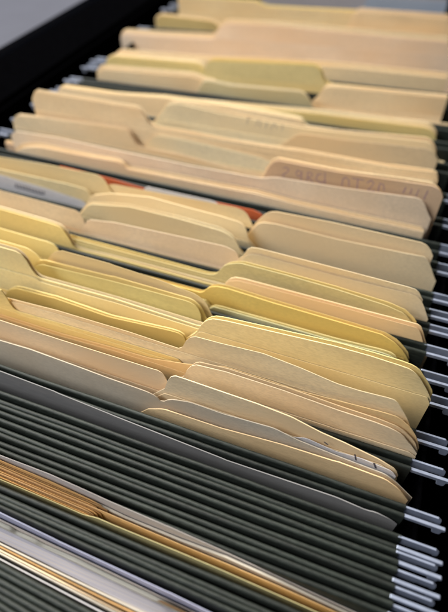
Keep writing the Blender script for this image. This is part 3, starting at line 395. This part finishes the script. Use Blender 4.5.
["ak","back","straw","straw folder with a centre tab rim behind the olive green tab",141.23,[[-161.55,2.12],[-158.06,7.23],[-155.0,10.52],[-153.58,11.57],[-150.43,12.85],[-113.33,14.37],[-110.6,14.4],[-71.75,13.73],[-69.53,13.01],[-67.18,11.32],[-65.71,9.17],[-63.95,3.83]],0.21,0.676,0.4],
["ak","front","olivegreen",None,139.62,[[-162.9,0.26],[-160.0,3.99],[-156.59,7.46],[-154.56,9.09],[-151.21,10.64],[-112.75,12.71],[-110.0,12.81],[-73.06,13.49],[-70.71,13.08],[-68.55,12.23],[-66.87,10.48],[-66.23,9.02],[-65.73,5.84],[-65.61,-1.03]],0.131,0.344,0.246],
["al rim near","back","creamy","thin folder rim right behind the pale yellow big round left tab folder",132.58,[[-200.87,24.32],[-165.91,25.78],[-163.0,25.84],[-155.61,25.83],[-153.38,25.01],[-152.12,23.76],[-151.04,21.6],[-150.16,17.0],[-149.3,14.49],[-148.39,12.75],[-146.44,11.44],[-144.7,11.23],[-141.91,11.07],[-108.07,11.47],[-105.42,11.45],[-63.9,10.28],[-61.48,10.3],[-16.96,12.11]],0.048,0.475,0.108],
["al","back","yellowpale2","pale yellow folder with a big round left tab above the olive centre band",131.45,[[-201.34,23.55],[-166.38,24.63],[-163.47,24.67],[-156.08,24.65],[-153.85,23.83],[-152.59,22.58],[-151.51,20.42],[-150.63,15.83],[-149.77,13.32],[-148.86,11.58],[-146.91,10.28],[-145.17,10.07],[-142.38,9.93],[-108.54,10.57],[-105.89,10.56],[-64.37,9.19],[-61.95,9.18],[-16.74,10.52]],0.181,0.949,0.4],
["am rim near","back","straw","thin folder rim right behind the large straw folder on the right",129.19,[[-62.97,7.89],[-61.93,9.68],[-60.63,12.46],[-59.44,15.36],[-57.59,18.33],[-55.99,20.05],[-53.72,21.45],[-50.16,22.09],[-47.87,22.37],[-3.17,25.81],[-1.2,25.89],[9.3,25.93],[11.21,25.89],[21.71,25.39],[23.58,25.23],[25.92,24.93],[27.75,24.14],[29.63,22.73],[31.32,20.96],[33.31,18.23],[34.89,15.9],[36.69,13.09],[37.41,11.04]],0.219,0.575,0.4],
["am","back","straw2","large straw folder on the right with a bent far corner",127.82,[[-63.67,7.43],[-62.63,9.23],[-61.33,12.01],[-60.14,14.92],[-58.29,17.9],[-56.69,19.63],[-54.42,21.04],[-50.86,21.69],[-48.57,21.98],[-3.87,25.12],[-1.9,25.18],[8.6,25.14],[10.51,25.09],[20.83,24.56],[22.7,24.4],[25.04,24.1],[26.87,23.31],[28.75,21.91],[30.44,20.14],[32.43,17.42],[34.01,15.1],[35.81,12.3],[36.96,10.25],[37.65,8.73]],0.219,0.664,0.4],
["an rim near","back","straw","thin folder rim right behind the olive yellow long centre tab",126.24,[[-164.62,1.4],[-161.27,4.01],[-157.84,5.77],[-156.02,6.17],[-152.89,6.62],[-138.36,7.25],[-135.57,7.22],[-107.02,5.06],[-104.36,5.09],[-74.85,7.89],[-72.38,7.95],[-70.4,7.83],[-68.42,6.88],[-67.75,6.11],[-67.16,3.28]],0.221,0.58,0.4],
["an","back","oliveyellow","olive yellow folder with a long centre tab ending beside the greyish tan right tab",124.86,[[-164.58,1.18],[-161.23,3.76],[-157.8,5.48],[-155.98,5.87],[-152.85,6.29],[-138.32,6.87],[-135.53,6.84],[-106.98,4.85],[-104.32,4.9],[-74.8,7.9],[-72.33,7.96],[-70.35,7.85],[-68.37,6.89],[-67.7,6.12],[-67.04,3.29],[-66.92,-3.1]],0.221,1.0,0.4],
["ao","back","tangrey","greyish tan folder with a right tab under the large straw one",113.02,[[-192.7,8.86],[-147.32,13.19],[-144.45,13.42],[-123.65,14.79],[-121.01,14.89],[-88.4,15.01],[-86.02,14.96],[-64.52,13.96],[-62.64,15.75],[-60.82,20.24],[-58.98,23.14],[-57.94,24.19],[-55.75,25.36],[-45.11,25.8],[-43.0,25.93],[-29.55,27.09],[-27.56,27.05],[-14.77,25.38],[-12.86,25.05],[-0.15,22.35],[1.73,22.12],[9.28,21.83],[11.12,21.89],[19.66,22.68],[21.45,22.58],[22.28,22.41],[23.93,21.14],[26.69,17.12],[28.17,14.81],[29.61,12.25],[31.2,9.07]],0.082,0.454,0.184],
["ap","back","straw","straw folder with a tab ending at a dark crease left of centre",111.94,[[-187.8,16.22],[-153.17,19.99],[-151.35,18.93],[-150.68,16.67],[-150.14,14.01],[-149.68,10.44],[-148.89,8.0],[-148.37,7.15],[-146.32,6.23],[-125.18,7.17],[-122.49,7.25],[-96.55,7.6],[-68.77,7.72],[-66.47,7.61],[-65.01,7.45],[-63.34,6.01],[-62.45,3.82],[-61.63,0.76],[-60.9,-3.84]],0.173,0.563,0.389],
["aq","back","orangeshadow","tan folder with shadow coloured in as a deep orange band toward the right",110.6,[[-195.5,-0.42],[-159.87,1.23],[-156.95,1.29],[-126.04,1.22],[-123.31,1.32],[-98.22,3.05],[-79.13,3.81],[-76.62,4.18],[-59.77,8.43],[-57.35,9.21],[-44.36,14.31],[-42.16,14.74],[-28.15,14.51],[-26.1,14.43],[-12.52,13.62],[-10.52,13.66],[3.42,14.96],[20.03,16.25],[21.85,16.28],[24.45,16.15],[26.23,15.44],[29.8,12.76],[31.5,10.96],[33.95,7.49],[35.4,4.72],[37.25,-0.06]],0.176,0.462,0.33],  # the deep orange is this folder's shadow, put into its card colour
["ar rim near","back","tan","thin folder rim right behind the tan folder below the deep orange band",109.5,[[-59.89,2.34],[-58.22,7.37],[-56.51,10.88],[-55.62,12.16],[-53.47,13.78],[-42.55,15.22],[-40.4,15.35],[-19.13,15.14],[-17.13,15.06],[3.25,13.52],[5.17,13.42],[18.71,13.03],[20.56,12.85],[24.44,12.24],[26.28,11.73],[28.88,10.72],[30.66,9.43],[32.96,6.95],[34.68,4.85],[36.54,0.59]],0.176,0.542,0.387],
["ar","back","tan2","tan folder with a bright rim below the deep orange band",108.21,[[-60.76,2.06],[-59.09,7.07],[-57.38,10.57],[-56.49,11.84],[-54.34,13.45],[-43.42,14.77],[-41.27,14.87],[-20.0,14.41],[-18.0,14.31],[2.38,12.66],[4.3,12.56],[17.62,12.21],[19.47,12.04],[23.35,11.45],[25.19,10.96],[27.79,9.97],[29.57,8.69],[31.87,6.23],[33.59,4.15],[36.76,-0.08]],0.206,0.895,0.4],
["as","back","peachlight","light peach folder with a curved orange crease where its left tab ends",100.05,[[-179.07,12.64],[-146.58,13.55],[-112.92,13.66],[-87.81,13.36],[-70.29,13.47],[-68.02,13.54],[-66.22,12.69],[-65.63,11.93],[-64.67,9.46],[-64.08,6.0],[-63.26,3.02],[-62.1,0.1],[-60.5,-1.6],[-58.08,-2.35],[-55.86,-2.52],[-40.47,-0.53],[-38.26,-0.31],[-7.46,1.84]],0.096,0.827,0.216],
["at","back","peachcream","cream peach folder starting in a white corner and running to a pointed tip at right",98.08,[[-64.61,5.25],[-63.06,10.83],[-61.58,14.32],[-60.81,15.54],[-58.86,17.01],[-55.84,17.08],[-37.47,16.41],[-24.95,16.1],[-23.01,15.96],[-12.71,14.75],[-10.84,14.33],[-1.13,11.03],[0.72,10.52],[9.39,8.64],[11.23,8.18],[22.32,5.02],[24.14,4.29],[28.95,1.84],[30.45,0.02],[31.55,-2.53]],0.312,0.819,0.4],
["au","back","white","white printed sheet peeking between the cream peach folder and the grey faced one",96.13,[[-10.5,2.7],[-5.46,5.38],[-3.56,5.71],[6.43,3.79],[8.31,3.68],[15.37,4.22],[17.2,4.15],[27.49,2.67],[29.13,1.61],[30.49,-0.12]],0.23,0.605,0.4],
["av","back","shadedtan","folder with a face greyed for shade and a cream rim, frontmost of the manila folders",94.69,[[-178.61,4.55],[-145.49,6.14],[-130.19,7.18],[-127.61,7.21],[-106.56,6.1],[-104.18,5.94],[-88.83,4.68],[-86.52,4.55],[-72.94,4.05],[-70.79,3.69],[-68.42,2.96],[-66.66,1.64],[-65.74,0.37],[-63.73,0.78],[-62.12,2.59],[-59.7,4.35],[-52.96,6.47],[-50.75,6.79],[-38.31,6.28],[-36.22,6.34],[-17.88,8.02],[-15.95,7.82],[-7.3,5.14],[-5.4,4.73],[8.38,2.96],[10.25,2.76],[25.43,1.44],[27.24,0.79],[29.7,-0.75],[31.5,-2.24],[39.01,-9.91]],0.23,0.995,0.4],  # manila face: shade and bluish light are put into its grey colour
["av","front","orangeband",None,92.32,[[-71.05,-6.05],[-64.8,-2.4],[-62.39,-1.64],[-56.93,-1.57],[-37.5,-1.13],[-35.36,-0.96],[-14.34,1.85],[-12.36,2.04],[7.3,3.3],[9.15,3.3],[25.6,2.27],[27.39,1.66],[31.08,-0.64],[32.85,-2.28],[37.26,-7.76]],0.379,1.0,0.4],
["ba","back","greyblue","grey blue plastic sheet rising between the dark green hanging folders",81.06,[[-165.3,6.64],[-132.61,5.57],[-107.51,4.38],[-105.22,4.19],[-81.74,1.45],[-79.56,1.23],[-33.19,-2.52],[-31.17,-2.57],[10.48,-1.29],[12.29,-1.42],[21.74,-3.04],[23.48,-2.87],[25.11,-2.26],[26.83,-2.22],[30.37,-3.31],[32.14,-4.19],[34.19,-5.61]],0.171,1.0,0.385],
["bb","back","greypaper","brownish grey sheet with a white rim at the back of the kraft bundle",49.15,[[-135.18,9.56],[-109.65,7.21],[-107.51,7.17],[-87.57,8.11],[-85.58,8.02],[-69.69,5.75],[-62.97,4.7],[-61.12,4.49],[-41.48,2.91],[-39.7,2.72],[-20.93,0.23],[19.08,-7.06],[35.21,-9.33]],0.053,0.21,0.119],
["bc","back","whitewarm","white sheet with a wavy edge in the kraft bundle",48.65,[[-74.99,-1.94],[-71.09,-1.12],[-68.99,-0.94],[-67.28,-1.07],[-65.43,-1.34],[-58.37,-2.92],[-56.51,-3.14],[-37.45,-3.47],[-35.56,-3.37],[-20.8,-1.6],[-19.06,-1.62],[-0.6,-4.34],[1.07,-4.64],[19.59,-8.64],[21.25,-8.93],[35.86,-10.94]],0.08,0.21,0.15],
["k0","back","kraft","K",48.15,[[-135.57,7.16],[-109.81,4.94],[-107.71,4.8],[-88.23,3.84],[-86.25,3.65],[-71.21,1.51],[-69.46,0.86],[-66.66,-0.57]],0.08,0.21,0.15],
["k1","back","kraft2","K",47.65,[[-135.47,5.73],[-109.9,2.99],[-107.82,2.8],[-88.41,1.37],[-86.39,1.26],[-68.48,0.62],[-66.67,0.19],[-64.18,-0.92]],0.078,0.206,0.147],
["k2","back","kraft","K",47.16,[[-135.37,5.89],[-110.0,2.61],[-107.93,2.41],[-86.42,0.9],[-71.78,0.09],[-70.05,-0.37],[-68.37,-1.21]],0.078,0.206,0.147],
["k3","back","kraft3","K",46.67,[[-135.28,5.24],[-107.81,1.78],[-88.45,-0.06],[-86.43,-0.15],[-67.61,-0.59],[-34.6,-2.41],[-18.31,-3.16],[0.01,-4.52],[1.67,-4.71],[20.5,-7.45]],0.078,0.206,0.147],
["k4","back","kraft2","K",46.18,[[-135.2,3.77],[-107.68,0.36],[-88.3,-1.22],[-69.5,-1.73],[-67.81,-2.17],[-66.47,-2.93]],0.078,0.206,0.147],
["k5","back","kraft","K",45.69,[[-135.12,3.89],[-109.63,0.76],[-107.56,0.54],[-88.15,-0.78],[-70.63,-1.42],[-69.07,-2.11],[-67.88,-3.43]],0.078,0.206,0.147],
["k6","back","kraft3","K",45.2,[[-135.06,3.2],[-109.51,0.12],[-107.44,-0.06],[-86.0,-1.24],[-72.17,-1.85],[-70.57,-2.5],[-69.05,-3.97]],0.077,0.202,0.144],
["k7","back","kraft2","K",44.72,[[-135.0,1.7],[-109.41,-1.13],[-85.84,-2.39],[-71.09,-2.77],[-69.58,-3.32],[-68.6,-4.32]],0.077,0.202,0.144],
["k8","back","kraft","K",44.24,[[-134.95,1.78],[-109.31,-0.74],[-85.71,-1.98],[-72.64,-2.42],[-70.9,-2.86],[-69.23,-3.74]],0.077,0.269,0.173],
["bd","back","greenmanila","pale olive green folder at the front of the kraft bundle",43.6,[[-134.43,1.7],[-109.34,-1.54],[-107.25,-1.66],[-85.25,-1.92],[-72.08,-1.99],[-69.77,-1.35],[-67.35,-0.17],[-65.14,0.65],[-60.72,0.3],[-58.83,0.23],[-34.68,0.27],[-18.82,-0.42],[-17.15,-0.54],[9.07,-3.12],[28.33,-5.26]],0.102,0.932,0.23],
["be","back","lavender","lavender blue sheet at the back of the white paper bundle",29.55,[[-123.57,3.61],[-97.04,5.67],[-95.06,5.64],[-74.75,3.38],[-72.9,3.28],[-32.78,3.21],[-31.14,3.15],[-12.96,1.73]],0.17,0.445,0.318],
["bf","back","greypaper","beige grey sheet below the lavender blue one",28.49,[[-125.98,-0.75],[-98.79,-0.03],[-96.77,-0.04],[-74.17,-1.03],[-54.01,-1.37],[-52.26,-1.45],[-36.41,-2.71],[-34.71,-2.78],[-21.07,-2.83]],0.085,0.223,0.159],
["bg","back","whitegreen","greenish white sheet with a torn smudged edge",27.96,[[-129.45,-3.21],[-101.89,-2.88],[-99.67,-2.81],[-94.35,-2.54],[-92.94,-2.99],[-92.29,-4.08],[-90.83,-4.4],[-87.57,-3.93],[-84.15,-3.65],[-82.48,-3.94],[-81.47,-4.64],[-79.69,-4.84],[-67.63,-3.05],[-65.63,-2.96],[-55.22,-3.93],[-53.42,-4.02],[-36.67,-4.11],[-34.94,-4.19],[-10.4,-6.38]],0.085,0.395,0.191],
["bh","back","brown","brown strip of card at the bottom end of the white paper bundle",27.02,[[-36.51,-5.26],[-33.45,-0.4],[-23.68,-0.77]],0.016,0.042,0.03],
["bi","back","whiteblue","broad bluish white sheet in the middle of the white paper bundle",26.92,[[-131.48,-4.96],[-76.8,-5.12],[-53.89,-5.8],[-32.96,-5.83],[-31.2,-5.88],[-6.44,-7.3]],0.016,1.0,0.036],
["bj","back","whitewarm","cream sheet lying in front of the broad bluish white sheet",20.38,[[-120.91,-1.1],[-94.56,-0.79],[-92.49,-0.73],[-70.41,0.57],[-48.5,3.21],[-46.75,3.46],[-34.7,5.44],[-33.1,5.5],[-17.35,4.11]],0.154,0.403,0.288],
["bk","back","kraft2","thin orange tan sheet near the front of the white paper bundle",19.42,[[-122.04,-2.24],[-94.99,-1.65],[-68.42,-0.27],[-48.2,2.29],[-46.43,2.6],[-34.32,4.97],[-32.71,5.09],[-16.97,4.07]],0.154,0.403,0.288],
["bl","back","peachlight","thin peach sheet near the front of the white paper bundle",18.46,[[-123.38,-3.51],[-93.36,-2.49],[-70.37,-1.0],[-46.62,-0.25],[-23.5,-0.23]],0.152,0.399,0.285],
["bm","back","whitewarm","greyish sheet at the front of the white paper bundle",17.51,[[-123.37,-3.92],[-46.37,-0.65],[-23.14,-0.38]],0.152,0.655,0.342],
["bn","back","white","white sheet whose rim edges the white paper bundle at the very front",15.95,[[-125.28,-5.81],[-95.56,-3.94],[-93.39,-3.84],[-48.45,-2.65],[-46.72,-2.66],[-30.2,-3.18]],0.19,0.5,0.357],
]
INK={"wback":[[[-60.07,18.61],[-57.75,19.77],[-56.39,18.07],[-58.0,15.71],[-59.74,14.65],[-58.92,12.1],[-55.24,12.23]],[[-49.2,18.3],[-51.09,19.22],[-52.06,17.01],[-50.68,15.3],[-48.98,16.35],[-48.69,19.08],[-48.62,13.04]],[[-45.02,13.17],[-45.14,19.19],[-42.76,19.05],[-42.52,17.11],[-44.75,15.94],[-41.44,13.3]],[[-36.98,19.66],[-39.25,19.16],[-39.96,15.67],[-36.74,13.7],[-35.21,15.4]],[[-35.47,21.3],[-34.36,13.57]],[[-24.57,14.47],[-24.77,19.08],[-23.34,20.71],[-21.37,19.19],[-20.69,15.37]],[[-19.96,20.82],[-13.27,21.02]],[[-16.61,20.92],[-15.95,14.46]],[[-11.3,19.51],[-9.56,21.86],[-7.59,20.36],[-8.65,17.5],[-10.28,14.45],[-5.99,15.47]],[[-4.4,15.84],[-4.44,21.08],[-2.08,20.33],[-1.38,17.22]],[[8.89,17.68],[9.49,21.71]],[[12.61,17.91],[12.66,21.81]],[[15.96,17.4],[16.3,22.02]],[[20.46,16.52],[20.9,22.46]]],"lback":[[[-100.34,12.98],[-99.76,17.35],[-97.64,16.98]],[[-93.95,12.58],[-92.74,17.05],[-90.63,16.69],[-91.12,12.32]],[[-86.9,12.3],[-86.46,16.65]],[[-83.4,12.16],[-80.95,16.83],[-79.28,12.85]],[[-75.82,12.71],[-75.48,17.02]]],"uback":[[[-222.39,-1.18],[-222.98,-3.56]],[[-220.06,-1.28],[-220.64,-3.66]],[[-217.74,-1.39],[-218.3,-3.77]],[[-215.42,-1.49],[-215.97,-3.87]],[[-213.11,-1.6],[-213.64,-3.97]],[[-210.81,-1.7],[-211.33,-4.07]],[[-208.51,-1.81],[-209.02,-4.17]],[[-206.22,-1.91],[-206.71,-4.28]],[[-203.94,-2.02],[-204.42,-4.38]],[[-201.67,-2.12],[-202.13,-4.48]],[[-224.26,-4.08],[-202.52,-4.99]]],"auback":[[[2.19,7.63],[3.89,6.42]],[[14.11,5.97],[15.25,1.86]],[[21.43,4.37],[22.91,0.86]]]}
SHEETS={'grey','blue','white','whitewarm','greypaper','lavender','whitegreen','whiteblue','greyblue'}
KR=['topmost','second','third','fourth','fifth','sixth','seventh','eighth','lowest']
roots={}
for n,(g,role,m,lab,D,out,amp,fo,th) in enumerate(LEAVES):
    D/=1000; sheet=m in SHEETS
    thin=g[0]=='k' and len(g)==2
    t=min(th/1000,.00022 if sheet else (.00026 if thin else .00040)); amp/=1000
    if m=='greyblue': t=.0004
    stk={'bi':.0044,'bg':.0012,'bc':.0008}.get(g,0)
    if stk: D-=stk/2
    wv=Wave(D,amp,n)
    o_=[(a/1000,b/1000) for a,b in out] if (sheet or thin or g=='bh') else full(out)
    if stk: t=stk
    if g in('bj','bk','bl','bm','bn'): t=.00045
    if g=='bh': bot=-.06
    else: bot=BOT
    if g not in roots:
        if sheet or thin or m in('brown','red'):
            if thin: lab='%s orange brown card edge counted from the top in the kraft bundle'%KR[int(g[1])]
            leaf=obj('paper_sheet' if sheet else ('card_sheet'),leaf_bm(o_,wv,t,n,bot=bot),MAT[m]); shade(leaf)
            cat='paper sheet' if sheet else 'card sheet'
            leaf['label']=lab; leaf['category']=cat; leaf['group']='paper sheets in the drawer' if sheet else 'card sheets in the drawer'
            roots[g]=leaf; par=leaf; inv=None
        else:
            root=thing('manila_folder',lab,'manila folder',(0,D,BOT),'manila folders in the drawer')
            roots[g]=root
    root=roots[g]
    if root.type=='EMPTY':
        inv=Matrix.Translation((0,-root.location.y,-BOT))
        leaf=obj('back_leaf' if role=='back' else 'front_leaf',leaf_bm(o_,wv,t,n),MAT[m],root); leaf.matrix_parent_inverse=inv; shade(leaf)
        if role=='back' and ' rim' not in g and g not in ('w','s','ak','av'):
            # the front leaf of the same folder stands lower, just in front of the back leaf
            zt=min(b for a,b in o_ if True)
            gap=fo/1000
            zt=max(b for a,b in o_)-.0145; fl=[(a,min(b-.0016,zt)) for a,b in o_]
            w2=Wave(D-gap,amp*.8,n)
            f2=obj('front_leaf',leaf_bm(fl,w2,t*.8,n+500),MAT[m],root); f2.matrix_parent_inverse=inv; shade(f2)
        par=leaf
    key=g+role
    if key in INK:
        width={'wback':.0006,'lback':.0004,'uback':.0009,'auback':.0007}[key]
        im={'wback':INKM,'lback':INKF,'uback':INKD,'auback':INKD}[key]
        k=obj('handwriting' if key in('wback','lback') else 'print',ribbons(INK[key],wv,t,width,n),im,par)
